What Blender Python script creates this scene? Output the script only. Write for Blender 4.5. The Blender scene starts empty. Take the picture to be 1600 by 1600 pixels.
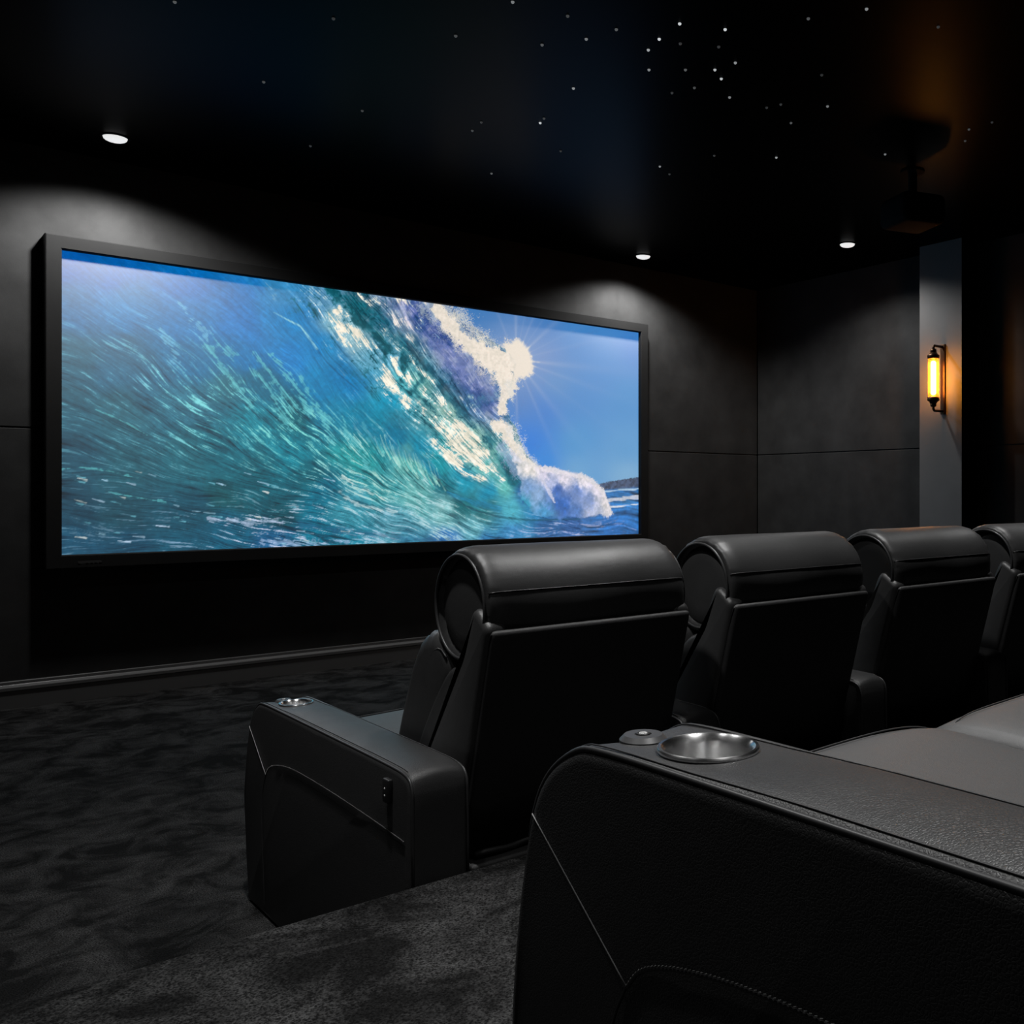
import bpy, bmesh, math, random
import numpy as np
from mathutils import Vector, Matrix
C = bpy.context.scene.collection
PI = math.pi
random.seed(4)

# ------------------------------------------------------------------ camera
F = 1500.0; CX = 1150.0; CY = 770.0; EYE = 1.25
RX, RZ = 0.7287, 0.6849            # the room's right direction seen from the camera
YAW = math.atan2(RZ, RX)
cam = bpy.data.cameras.new('camera'); cam_o = bpy.data.objects.new('camera', cam); C.objects.link(cam_o)
cam.sensor_fit = 'HORIZONTAL'; cam.sensor_width = 36.0
cam.lens = F / 1600 * 36.0
cam.shift_x = -(CX - 800) / 1600.0
cam.shift_y = (CY - 800) / 1600.0
cam.clip_start = 0.02
cam_o.location = (0, 0, EYE)
cam_o.rotation_euler = (PI / 2, 0, -YAW)
bpy.context.scene.camera = cam_o
cam.dof.use_dof = False

def ray(px, py):
    a = (px - CX) / F; b = -(py - CY) / F
    return (RZ + RX * a, RX - RZ * a, b)       # x, y, z per unit depth
def at_y(px, py, y):
    r = ray(px, py); k = y / r[1]
    return Vector((r[0] * k, y, EYE + r[2] * k))
def at_z(px, py, z):
    r = ray(px, py); k = (z - EYE) / r[2]
    return Vector((r[0] * k, r[1] * k, z))

# ------------------------------------------------------------------ tags
def tag(o, label=None, cat=None, group=None, kind=None):
    if label: o['label'] = label
    if cat: o['category'] = cat
    if group: o['group'] = group
    if kind: o['kind'] = kind
    return o
def empty(name, loc=(0, 0, 0), rz=0):
    o = bpy.data.objects.new(name, None); C.objects.link(o)
    o.empty_display_size = 0.05
    o.location = loc; o.rotation_euler = (0, 0, rz); return o
def obj(name, bm, mat, parent=None, smooth=True, loc=None):
    me = bpy.data.meshes.new(name)
    bmesh.ops.recalc_face_normals(bm, faces=bm.faces[:])
    bm.to_mesh(me); bm.free()
    if smooth:
        for p in me.polygons: p.use_smooth = True
    mats = mat if isinstance(mat, (list, tuple)) else [mat]
    for m in mats: me.materials.append(m)
    o = bpy.data.objects.new(name, me); C.objects.link(o)
    if parent: o.parent = parent
    if loc: o.location = loc
    return o
def sharp(o, ang=35):
    me = o.data
    bm = bmesh.new(); bm.from_mesh(me)
    for e in bm.edges:
        if len(e.link_faces) == 2 and e.calc_face_angle(0) > math.radians(ang): e.smooth = False
    bm.to_mesh(me); bm.free(); return o

# ------------------------------------------------------------------ materials
def mat(name, col, rough=0.5, metal=0.0, spec=0.5, emis=None, estr=0):
    m = bpy.data.materials.new(name); m.use_nodes = True
    b = m.node_tree.nodes['Principled BSDF']
    b.inputs['Base Color'].default_value = (*col, 1)
    b.inputs['Roughness'].default_value = rough
    b.inputs['Metallic'].default_value = metal
    b.inputs['Specular IOR Level'].default_value = spec
    if emis:
        b.inputs['Emission Color'].default_value = (*emis, 1)
        b.inputs['Emission Strength'].default_value = estr
    return m
def nd(m, t, **kw):
    n = m.node_tree.nodes.new(t)
    for k, v in kw.items():
        if k in n.inputs: n.inputs[k].default_value = v
        else: setattr(n, k, v)
    return n
def lk(m, a, b): m.node_tree.links.new(a, b)
def coords(m): return nd(m, 'ShaderNodeTexCoord').outputs['Object']
def bsdf(m): return m.node_tree.nodes['Principled BSDF']
def ramp(m, fac, stops):
    r = nd(m, 'ShaderNodeValToRGB'); lk(m, fac, r.inputs[0])
    e = r.color_ramp.elements
    e[0].position = stops[0][0]; e[0].color = (*stops[0][1], 1)
    e[1].position = stops[-1][0]; e[1].color = (*stops[-1][1], 1)
    for p, c in stops[1:-1]:
        n = e.new(p); n.color = (*c, 1)
    return r.outputs[0]

def leather(name, col, rough, grain, gstr, scuff=0.25):
    m = mat(name, col, rough, spec=0.5)
    tc = coords(m)
    v = nd(m, 'ShaderNodeTexVoronoi', feature='DISTANCE_TO_EDGE'); v.inputs['Scale'].default_value = grain
    nz = nd(m, 'ShaderNodeTexNoise'); nz.inputs['Scale'].default_value = grain * .35; nz.inputs['Detail'].default_value = 3
    add = nd(m, 'ShaderNodeVectorMath', operation='ADD')
    sc = nd(m, 'ShaderNodeVectorMath', operation='SCALE'); sc.inputs['Scale'].default_value = .004
    lk(m, tc, nz.inputs['Vector']); lk(m, nz.outputs['Color'], sc.inputs[0])
    lk(m, tc, add.inputs[0]); lk(m, sc.outputs[0], add.inputs[1]); lk(m, add.outputs[0], v.inputs['Vector'])
    mp = nd(m, 'ShaderNodeMapRange'); mp.inputs['From Max'].default_value = .22; lk(m, v.outputs['Distance'], mp.inputs['Value'])
    bp = nd(m, 'ShaderNodeBump'); bp.inputs['Strength'].default_value = gstr; bp.inputs['Distance'].default_value = .0006
    lk(m, mp.outputs[0], bp.inputs['Height'])
    n2 = nd(m, 'ShaderNodeTexNoise'); n2.inputs['Scale'].default_value = 9; n2.inputs['Detail'].default_value = 6
    n2.inputs['Roughness'].default_value = .65
    lk(m, tc, n2.inputs['Vector'])
    b2 = nd(m, 'ShaderNodeBump'); b2.inputs['Strength'].default_value = .22; b2.inputs['Distance'].default_value = .006
    lk(m, n2.outputs['Fac'], b2.inputs['Height']); lk(m, bp.outputs[0], b2.inputs['Normal'])
    lk(m, b2.outputs[0], bsdf(m).inputs['Normal'])
    mr = nd(m, 'ShaderNodeMapRange'); mr.inputs['To Min'].default_value = rough - scuff * .3; mr.inputs['To Max'].default_value = rough + scuff * .4
    lk(m, n2.outputs['Fac'], mr.inputs['Value']); lk(m, mr.outputs[0], bsdf(m).inputs['Roughness'])
    return m
M = {}
M['leather'] = leather('black_leather', (.028, .028, .0285), .46, 330, .38)
M['leather_soft'] = leather('worn_black_leather', (.032, .032, .0325), .40, 420, .2)
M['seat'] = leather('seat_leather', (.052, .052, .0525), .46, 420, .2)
M['shell'] = leather('matte_black_vinyl', (.011, .011, .0115), .55, 600, .3)
M['piping'] = mat('black_piping', (.03, .03, .031), .42)
M['thread'] = mat('grey_thread', (.42, .42, .42), .7)
M['dark'] = mat('dark_plastic', (.012, .012, .013), .45)
M['black_metal'] = mat('black_metal', (.01, .01, .01), .35, .6)
M['knob'] = mat('satin_grey_plastic', (.07, .07, .072), .42, .3)
M['white_dot'] = mat('white_print', (.7, .7, .7), .5)

def brushed():
    m = mat('brushed_steel', (.8, .8, .8), .27, 1.0); bsdf(m).inputs['Anisotropic'].default_value = .85
    tg = nd(m, 'ShaderNodeTangent', direction_type='RADIAL', axis='Z'); lk(m, tg.outputs[0], bsdf(m).inputs['Tangent']); bsdf(m).inputs['Anisotropic Rotation'].default_value = .25
    tc = coords(m)
    mp = nd(m, 'ShaderNodeMapping'); mp.inputs['Scale'].default_value = (25, 25, 1500); lk(m, tc, mp.inputs['Vector'])
    n = nd(m, 'ShaderNodeTexNoise'); n.inputs['Scale'].default_value = 1; n.inputs['Detail'].default_value = 3
    lk(m, mp.outputs[0], n.inputs['Vector'])
    bp = nd(m, 'ShaderNodeBump'); bp.inputs['Strength'].default_value = .05; bp.inputs['Distance'].default_value = .0003
    lk(m, n.outputs['Fac'], bp.inputs['Height']); lk(m, bp.outputs[0], bsdf(m).inputs['Normal'])
    return m
M['steel'] = brushed()

def carpet(name, lo, hi):
    m = mat(name, hi, .95, spec=.1)
    tc = coords(m)
    n1 = nd(m, 'ShaderNodeTexNoise'); n1.inputs['Scale'].default_value = 5.0; n1.inputs['Detail'].default_value = 7; n1.inputs['Roughness'].default_value = .68
    n1.inputs['Distortion'].default_value = .6
    n2 = nd(m, 'ShaderNodeTexNoise'); n2.inputs['Scale'].default_value = 230; n2.inputs['Detail'].default_value = 3
    lk(m, tc, n1.inputs['Vector']); lk(m, tc, n2.inputs['Vector'])
    a = ramp(m, n1.outputs['Fac'], [(.41, lo), (.62, hi)])
    b = ramp(m, n2.outputs['Fac'], [(.36, (.15, .15, .15)), (.66, (1.7, 1.7, 1.7))])
    mx = nd(m, 'ShaderNodeMix', data_type='RGBA', blend_type='MULTIPLY'); mx.inputs[0].default_value = 1
    lk(m, a, mx.inputs[6]); lk(m, b, mx.inputs[7]); lk(m, mx.outputs[2], bsdf(m).inputs['Base Color'])
    bp = nd(m, 'ShaderNodeBump'); bp.inputs['Strength'].default_value = 1; bp.inputs['Distance'].default_value = .006
    lk(m, n2.outputs['Fac'], bp.inputs['Height']); lk(m, bp.outputs[0], bsdf(m).inputs['Normal'])
    return m
M['carpet'] = carpet('charcoal_carpet', (.007, .007, .007), (.046, .046, .046))

def fabric(name, col, var=.5):
    m = mat(name, col, .85, spec=.15)
    tc = coords(m)
    n = nd(m, 'ShaderNodeTexNoise'); n.inputs['Scale'].default_value = 3.5; n.inputs['Detail'].default_value = 6; n.inputs['Roughness'].default_value = .6
    lk(m, tc, n.inputs['Vector'])
    lo = tuple(c * (1 - var * .5) for c in col); hi = tuple(c * (1 + var * .5) for c in col)
    a = ramp(m, n.outputs['Fac'], [(.3, lo), (.7, hi)]); lk(m, a, bsdf(m).inputs['Base Color'])
    n2 = nd(m, 'ShaderNodeTexNoise'); n2.inputs['Scale'].default_value = 350; lk(m, tc, n2.inputs['Vector'])
    bp = nd(m, 'ShaderNodeBump'); bp.inputs['Strength'].default_value = .4; bp.inputs['Distance'].default_value = .001
    lk(m, n2.outputs['Fac'], bp.inputs['Height']); lk(m, bp.outputs[0], bsdf(m).inputs['Normal'])
    return m
M['wall'] = fabric('charcoal_wall_fabric', (.042, .042, .042))
M['pilaster'] = fabric('grey_painted_pilaster', (.19, .19, .19), .12)
M['frame'] = fabric('black_velvet_frame', (.02, .02, .02), .2)
M['skirting'] = mat('black_satin_skirting', (.15, .15, .15), .30)
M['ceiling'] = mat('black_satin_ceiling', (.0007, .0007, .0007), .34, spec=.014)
M['black'] = mat('black_paint', (.008, .008, .008), .8, spec=.1)
M['lamp'] = mat('downlight_lens', (.8, .8, .8), .5, emis=(1, 1, 1), estr=.80)

# ------------------------------------------------------------------ mesh builders
def bx(bm, x0, x1, y0, y1, z0, z1, bev=0, seg=2):
    vs = [bm.verts.new((x, y, z)) for x in (x0, x1) for y in (y0, y1) for z in (z0, z1)]
    fs = [(0, 1, 3, 2), (4, 6, 7, 5), (0, 4, 5, 1), (2, 3, 7, 6), (0, 2, 6, 4), (1, 5, 7, 3)]
    faces = [bm.faces.new([vs[i] for i in f]) for f in fs]
    if bev:
        es = {e for f in faces for e in f.edges}
        bmesh.ops.bevel(bm, geom=list(es), offset=bev, segments=seg, affect='EDGES', profile=.5)
def box(name, x0, x1, y0, y1, z0, z1, m, parent=None, bev=0, seg=2):
    bm = bmesh.new(); bx(bm, x0, x1, y0, y1, z0, z1, bev, seg)
    return obj(name, bm, m, parent, smooth=bev > 0 and seg > 1)
def chaikin(pts, n=2, closed=True):
    pts = [Vector(p) for p in pts]
    for _ in range(n):
        out = []
        N = len(pts)
        rng = range(N) if closed else range(N - 1)
        if not closed: out.append(pts[0])
        for i in rng:
            a = pts[i]; b = pts[(i + 1) % N]
            out += [a * .75 + b * .25, a * .25 + b * .75]
        if not closed: out.append(pts[-1])
        pts = out
    return pts
def offset_in(pts, d):
    N = len(pts); out = []
    area = sum(pts[i].x * pts[(i + 1) % N].y - pts[(i + 1) % N].x * pts[i].y for i in range(N))
    s = 1 if area > 0 else -1
    for i in range(N):
        t = (pts[(i + 1) % N] - pts[i - 1])
        if t.length < 1e-9: out.append(pts[i].copy()); continue
        t.normalize(); nrm = Vector((-t.y, t.x)) * s
        out.append(pts[i] + nrm * d)
    return out
def loft_x(bm, prof, x0, x1, rnd=.02, nr=4, mid=6, warp=None):
    """closed (y,z) profile swept along x with rounded-over ends"""
    rings = []
    for i in range(nr + 1):
        a = PI / 2 * i / nr; rings.append((x0 + rnd * (1 - math.sin(a)), rnd * (1 - math.cos(a))) if False else (x0 + rnd * (1 - math.cos(a)), rnd * (1 - math.sin(a))))
    for i in range(1, mid):
        rings.append((x0 + rnd + (x1 - x0 - 2 * rnd) * i / mid, 0))
    for i in range(nr, -1, -1):
        a = PI / 2 * i / nr; rings.append((x1 - rnd * (1 - math.cos(a)), rnd * (1 - math.sin(a))))
    vr = []
    for x, ins in rings:
        pp = offset_in(prof, ins) if ins > 1e-6 else prof
        r = []
        for p in pp:
            v = Vector((x, p.x, p.y))
            if warp: v = warp(v)
            r.append(bm.verts.new(v))
        vr.append(r)
    N = len(prof)
    for a, b in zip(vr, vr[1:]):
        for i in range(N): bm.faces.new((a[i], a[(i + 1) % N], b[(i + 1) % N], b[i]))
    bm.faces.new(vr[0]); bm.faces.new(list(reversed(vr[-1])))
def tube(bm, pts, r, n=8, closed=False):
    pts = [Vector(p) for p in pts]; N = len(pts); rings = []
    prev = None
    for i, p in enumerate(pts):
        a = pts[(i - 1) % N] if (closed or i > 0) else p
        b = pts[(i + 1) % N] if (closed or i < N - 1) else p
        t = (b - a).normalized()
        if prev is None:
            up = Vector((0, 0, 1)) if abs(t.z) < .9 else Vector((1, 0, 0))
            u = t.cross(up).normalized()
        else:
            u = (prev - t * prev.dot(t)).normalized()
        prev = u; w = t.cross(u)
        rr = r(i / (N - 1)) if callable(r) else r
        rings.append([bm.verts.new(p + (u * math.cos(2 * PI * k / n) + w * math.sin(2 * PI * k / n)) * rr) for k in range(n)])
    M_ = N if closed else N - 1
    for i in range(M_):
        a = rings[i]; b = rings[(i + 1) % N]
        for k in range(n): bm.faces.new((a[k], a[(k + 1) % n], b[(k + 1) % n], b[k]))
    if not closed:
        bm.faces.new(rings[0]); bm.faces.new(rings[-1])
def lathe(bm, prof, n=32, axis='z', c=(0, 0, 0)):
    c = Vector(c); rings = []
    for r, h in prof:
        ring = []
        if r < 1e-6:
            p = Vector((0, 0, h)) if axis == 'z' else Vector((h, 0, 0))
            ring = [bm.verts.new(c + p)]
        else:
            for k in range(n):
                a = 2 * PI * k / n
                p = Vector((r * math.cos(a), r * math.sin(a), h)) if axis == 'z' else Vector((h, r * math.cos(a), r * math.sin(a)))
                ring.append(bm.verts.new(c + p))
        rings.append(ring)
    for a, b in zip(rings, rings[1:]):
        if len(a) == 1 and len(b) == 1: continue
        for k in range(n):
            k2 = (k + 1) % n
            if len(a) == 1: bm.faces.new((a[0], b[k], b[k2]))
            elif len(b) == 1: bm.faces.new((a[k], a[k2], b[0]))
            else: bm.faces.new((a[k], a[k2], b[k2], b[k]))
    for e in (rings[0], rings[-1]):
        pass

# ------------------------------------------------------------------ room shell
YW = 6.95; XR = 6.83; XL = -.75; YB = -1.5; HC = 3.3; RISE = .385; RY = 2.03
def struct(o): o['kind'] = 'structure'; return o
struct(box('floor', XL - .2, XR + .2, YB - .2, YW + .2, -.1, 0, M['carpet']))
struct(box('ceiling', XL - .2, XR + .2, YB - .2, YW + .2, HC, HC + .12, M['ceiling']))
def panel_wall(name, along, pos, a0, a1, face, seams, thick=.12):
    """fabric covered wall: padded panels with narrow shadow gaps at the seams"""
    bm = bmesh.new(); g = .0035
    zs = [0, 1.632, HC]
    edges = [a0] + seams + [a1]
    for i in range(len(edges) - 1):
        for j in range(2):
            lo, hi = edges[i] + g, edges[i + 1] - g
            z0, z1 = zs[j] + g, zs[j + 1] - (g if j == 0 else 0)
            if along == 'x':
                y0, y1 = (pos, pos + .03) if face < 0 else (pos - .03, pos)
                bx(bm, lo, hi, y0, y1, z0, z1, .004, 1)
            else:
                x0, x1 = (pos, pos + .03) if face < 0 else (pos - .03, pos)
                bx(bm, x0, x1, lo, hi, z0, z1, .004, 1)
    if along == 'x':
        y0, y1 = (pos + .012, pos + thick) if face < 0 else (pos - thick, pos - .012)
        bx(bm, a0, a1, y0, y1, 0, HC)
    else:
        x0, x1 = (pos + .012, pos + thick) if face < 0 else (pos - thick, pos - .012)
        bx(bm, x0, x1, a0, a1, 0, HC)
    return struct(obj(name, bm, M['wall'], smooth=False))
panel_wall('wall_front', 'x', YW, XL, XR, -1, [])
panel_wall('wall_right', 'y', XR, YB, YW, -1, [.9, 2.6, 4.5])
panel_wall('wall_left', 'y', XL, YB, YW, 1, [.2, 1.9, 3.6, 5.3])
panel_wall('wall_back', 'x', YB, XL, XR, 1, [.8, 2.4, 4.0, 5.6])
# carpeted riser for the back row
bm = bmesh.new(); bx(bm, XL, XR, YB, RY, 0, RISE)
es = [e for e in bm.edges if all(abs(v.co.y - RY) < 1e-5 and abs(v.co.z - RISE) < 1e-5 for v in e.verts)]
bmesh.ops.bevel(bm, geom=es, offset=.018, segments=4, affect='EDGES', profile=.5)
ri = obj('seating_riser', bm, M['carpet']); sharp(ri)
struct(ri); ri.name = 'floor_riser'
# skirting boards with a moulded top
def skirting(name, pts):
    prof = [(0, 0), (0, .156), (.010, .156), (.013, .152), (.013, .136), (.017, .133), (.034, .128), (.038, .122), (.038, .105), (.034, .10), (.034, 0)]
    bm = bmesh.new(); (ax, ay), (bx_, by_), nrm = pts
    a = [bm.verts.new((ax + nrm[0] * p[0], ay + nrm[1] * p[0], p[1])) for p in prof]
    b = [bm.verts.new((bx_ + nrm[0] * p[0], by_ + nrm[1] * p[0], p[1])) for p in prof]
    for i in range(len(prof)):
        j = (i + 1) % len(prof); bm.faces.new((a[i], a[j], b[j], b[i]))
    bm.faces.new(a); bm.faces.new(b[::-1])
    return struct(obj(name, bm, M['skirting'], smooth=False))
skirting('baseboard_front', ((XL, YW), (XR, YW), (0, -1)))
skirting('baseboard_right', ((XR, RY), (XR, 4.37), (-1, 0)))
skirting('baseboard_left', ((XL, RY), (XL, YW), (1, 0)))
# pilaster on the right wall
PX = 6.60; PY0, PY1 = 4.375, 4.787
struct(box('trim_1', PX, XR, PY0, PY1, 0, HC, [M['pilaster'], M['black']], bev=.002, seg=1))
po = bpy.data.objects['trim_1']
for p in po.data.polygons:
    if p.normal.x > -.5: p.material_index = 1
skirting('baseboard_corner', ((XR, 4.787), (XR, YW), (-1, 0)))

# ------------------------------------------------------------------ projection screen
SY = 6.90
A = at_y(98, 390, SY); B = at_y(92, 866, SY); Cc = at_y(999, 521, SY); D = at_y(996, 835, SY)
SX0 = (A.x + B.x) / 2; SX1 = (Cc.x + D.x) / 2; SZ1 = (A.z + Cc.z) / 2; SZ0 = (B.z + D.z) / 2
SW = SX1 - SX0; SH = SZ1 - SZ0
scr = empty('projection_screen', (SX0 + SW / 2, YW, SZ0))
tag(scr, 'wide projection screen in a black frame showing a breaking turquoise ocean wave', 'screen')
def mitre_frame():
    bm = bmesh.new(); b = .082; y0, y1, lip = -.042 + SY, YW - .0, .012
    # cross-section: outer, front, bevel to picture
    sec = [(b, y1), (b, y0 + .006), (b - .006, y0), (.006, y0), (0, y0 + .006), (0, SY + .004), (-.0, y1)]
    rings = []
    for sx, sz in ((-1, -1), (1, -1), (1, 1), (-1, 1)):
        cx = SX0 if sx < 0 else SX1; cz = SZ0 if sz < 0 else SZ1
        rings.append([bm.verts.new((cx + sx * o_, y, cz + sz * o_)) for o_, y in sec])
    for i in range(4):
        a = rings[i]; c = rings[(i + 1) % 4]
        for k in range(len(sec) - 1): bm.faces.new((a[k], a[k + 1], c[k + 1], c[k]))
    return bm
def to_parent(o, p):
    o.parent = p; o.matrix_parent_inverse = Matrix.Translation(-p.location); return o
fr = obj('frame', mitre_frame(), M['frame'], smooth=False); to_parent(fr, scr)
# tiny maker's mark on the lower left frame member
bm = bmesh.new()
yy = SY - .0435
bx(bm, SX0 + .078, SX0 + .194, yy + .0012, yy + .0022, SZ0 - .054, SZ0 - .038)
bx(bm, SX0 + .078, SX0 + .092, yy, yy + .002, SZ0 - .052, SZ0 - .040)
for i in range(4): bx(bm, SX0 + .118 + i * .022, SX0 + .132 + i * .022, yy, yy + .002, SZ0 - .051, SZ0 - .041)
lg = obj('badge', bm, mat('badge_grey', (.05, .05, .05), .5), smooth=False); to_parent(lg, scr); lg['label'] = 'small dark grey badge'

# ---- what the screen shows: a breaking wave, painted in numpy onto the screen's own grid (metres from its lower left corner)
NX, NZ = 1040, 440
S_, T_ = np.meshgrid(np.linspace(0, SW, NX), np.linspace(0, SH, NZ))      # T up
kx = (NX - 1) / SW; kz = (NZ - 1) / SH
def pic(px, py):
    p = at_y(px, py, SY); return p.x - SX0, p.z - SZ0
def lin(h):
    c = np.array([int(h[i:i + 2], 16) / 255 for i in (0, 2, 4)])
    return np.where(c <= .04045, c / 12.92, ((c + .055) / 1.055) ** 2.4)
def noise(scale, oct_=4, seed=0, rough=.5, ax=1.0, az=1.0):
    rs = np.random.RandomState(seed); out = np.zeros_like(S_); amp = 1; tot = 0
    for o in range(oct_):
        f = 2 ** o / scale
        gx = S_ * f * ax + 3; gz = T_ * f * az + 3
        n0 = rs.rand(int(gz.max()) + 3, int(gx.max()) + 3)
        ix = gx.astype(int); iz = gz.astype(int); fx = gx - ix; fz = gz - iz
        fx = fx * fx * (3 - 2 * fx); fz = fz * fz * (3 - 2 * fz)
        v = (n0[iz, ix] * (1 - fx) + n0[iz, ix + 1] * fx) * (1 - fz) + (n0[iz + 1, ix] * (1 - fx) + n0[iz + 1, ix + 1] * fx) * fz
        out += v * amp; tot += amp; amp *= rough
    out /= tot
    return (out - out.mean()) / out.std()
def samp(img, x, z):
    x = np.clip(x, 0, NX - 1.001); z = np.clip(z, 0, NZ - 1.001)
    ix = x.astype(int); iz = z.astype(int); fx = x - ix; fz = z - iz
    return (img[iz, ix] * (1 - fx) + img[iz, ix + 1] * fx) * (1 - fz) + (img[iz + 1, ix] * (1 - fx) + img[iz + 1, ix + 1] * fx) * fz
def idw(pts, vals, power=3.2, soft=.03, wx=0, wz=0):
    vals = np.array(vals, float); 
    if vals.ndim == 1: vals = vals[:, None]
    acc = np.zeros(S_.shape + (vals.shape[1],)); tw = np.zeros(S_.shape)
    for (s, t), v in zip(pts, vals):
        d2 = (S_ + wx - s) ** 2 + (T_ + wz - t) ** 2 + soft ** 2
        w_ = d2 ** (-power / 2 * 1.0)
        acc += w_[..., None] * v; tw += w_
    return acc / tw[..., None]
def sst(a, b, x):
    t = np.clip((x - a) / (b - a), 0, 1); return t * t * (3 - 2 * t)
def line_dist(pl, mar=.35):
    """distance to an open polyline and how far along it (0..1)"""
    P_ = [pic(*p) for p in pl]; best = np.full(S_.shape, 9.); al = np.zeros(S_.shape)
    i0 = max(0, int((min(p[0] for p in P_) - mar) * kx)); i1 = min(NX, int((max(p[0] for p in P_) + mar) * kx) + 1)
    j0 = max(0, int((min(p[1] for p in P_) - mar) * kz)); j1 = min(NZ, int((max(p[1] for p in P_) + mar) * kz) + 1)
    X = S_[j0:j1, i0:i1]; Z = T_[j0:j1, i0:i1]; bb = best[j0:j1, i0:i1]; aa = al[j0:j1, i0:i1]
    n = len(P_) - 1
    for i in range(n):
        ax, az = P_[i]; bx_, bz = P_[i + 1]; dx, dz = bx_ - ax, bz - az
        t = np.clip(((X - ax) * dx + (Z - az) * dz) / (dx * dx + dz * dz), 0, 1)
        d = np.hypot(X - ax - t * dx, Z - az - t * dz); m = d < bb
        bb[m] = d[m]; aa[m] = (i + t[m]) / n
    return best, al
def inside(pl, wx=0, wz=0):
    """signed distance (positive inside) to a closed polygon"""
    P_ = [pic(*p) for p in pl]; n = len(P_); X = S_ + wx; Z = T_ + wz
    ins = np.zeros(S_.shape, bool); best = np.full(S_.shape, 9.)
    for i in range(n):
        ax, az = P_[i]; bx_, bz = P_[(i + 1) % n]; dx, dz = bx_ - ax, bz - az
        t = np.clip(((X - ax) * dx + (Z - az) * dz) / (dx * dx + dz * dz), 0, 1)
        best = np.minimum(best, np.hypot(X - ax - t * dx, Z - az - t * dz))
        c = ((az > Z) != (bz > Z)) & (X < (bx_ - ax) * (Z - az) / (bz - az + 1e-12) + ax)
        ins ^= c
    return np.where(ins, best, -best)
def mixc(a, b, k):
    k = k[..., None] if np.ndim(k) == 2 else k
    return a * (1 - k) + np.asarray(b) * k

_nc = {}
def cnoise(scale, seed):
    k_ = (round(scale, 3), seed % 4)
    if k_ not in _nc: _nc[k_] = noise(scale, 4, 700 + seed % 4)
    return np.roll(_nc[k_], (seed * 37) % 200, 1)
# flow direction of the water (degrees below horizontal, as it runs to the right)
fl = [(100, 420, 36), (200, 480, 38), (300, 500, 44), (120, 560, 28), (200, 600, 30), (300, 600, 36), (120, 680, 20), (220, 690, 25), (120, 760, 4), (220, 780, 10),
      (100, 850, 0), (220, 850, 2), (350, 450, 46), (430, 470, 50), (450, 540, 45), (400, 600, 56), (350, 660, 34), (450, 660, 44), (350, 740, 20), (450, 740, 22), (350, 810, 8), (450, 830, 4),
      (520, 500, 55), (520, 620, 58), (550, 690, 55), (540, 740, 30), (520, 800, 14), (600, 700, 58), (650, 730, 55), (620, 770, 32), (600, 830, 12), (680, 790, 32), (700, 830, 16),
      (570, 470, 50), (600, 540, 52), (660, 500, 58), (640, 600, 48), (700, 600, 46), (700, 660, 42), (750, 640, 55), (760, 700, 45), (680, 680, 45), (690, 730, 60), (720, 780, 38), (760, 790, 18),
      (780, 830, 12), (850, 820, 2), (950, 800, 0), (950, 840, 0), (800, 740, 40), (830, 780, 10)]
vec = []
for px, py, a in fl:
    a = math.radians(a); s0, t0 = pic(px, py); s1, t1 = pic(px + 4 * math.cos(a), py + 4 * math.sin(a))
    L = math.hypot(s1 - s0, t1 - t0); vec.append(((s1 - s0) / L, (t1 - t0) / L))
FV = idw([pic(p[0], p[1]) for p in fl], vec, 3, .08)
FV /= np.linalg.norm(FV, axis=2)[..., None]
wob = noise(.16, 3, 77) * .13
FX = FV[..., 0] * np.cos(wob) - FV[..., 1] * np.sin(wob); FZ = FV[..., 0] * np.sin(wob) + FV[..., 1] * np.cos(wob)
II, JJ = np.meshgrid(np.arange(NX, dtype=float), np.arange(NZ, dtype=float))
def lic(img, length, step=.004):
    n = int(length / step); acc = img.copy(); cnt = 1
    for sg in (1, -1):
        x = II.copy(); z = JJ.copy()
        for i in range(n):
            vx = samp(FX, x, z); vz = samp(FZ, x, z)
            x += sg * vx * step * kx; z += sg * vz * step * kz
            acc += samp(img, x, z); cnt += 1
    acc /= cnt
    return (acc - acc.mean()) / acc.std()
rs = np.random.RandomState(5)
fine = lic(rs.randn(NZ, NX), .055)
med = lic(noise(.022, 2, 8), .11, .006)
coarse = lic(noise(.06, 3, 9), .16, .008)
blob = lic(noise(.11, 5, 10, .6), .05, .006)
grain = rs.rand(NZ, NX)
wx = noise(.22, 4, 21) * .022; wz = noise(.22, 4, 22) * .022

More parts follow.
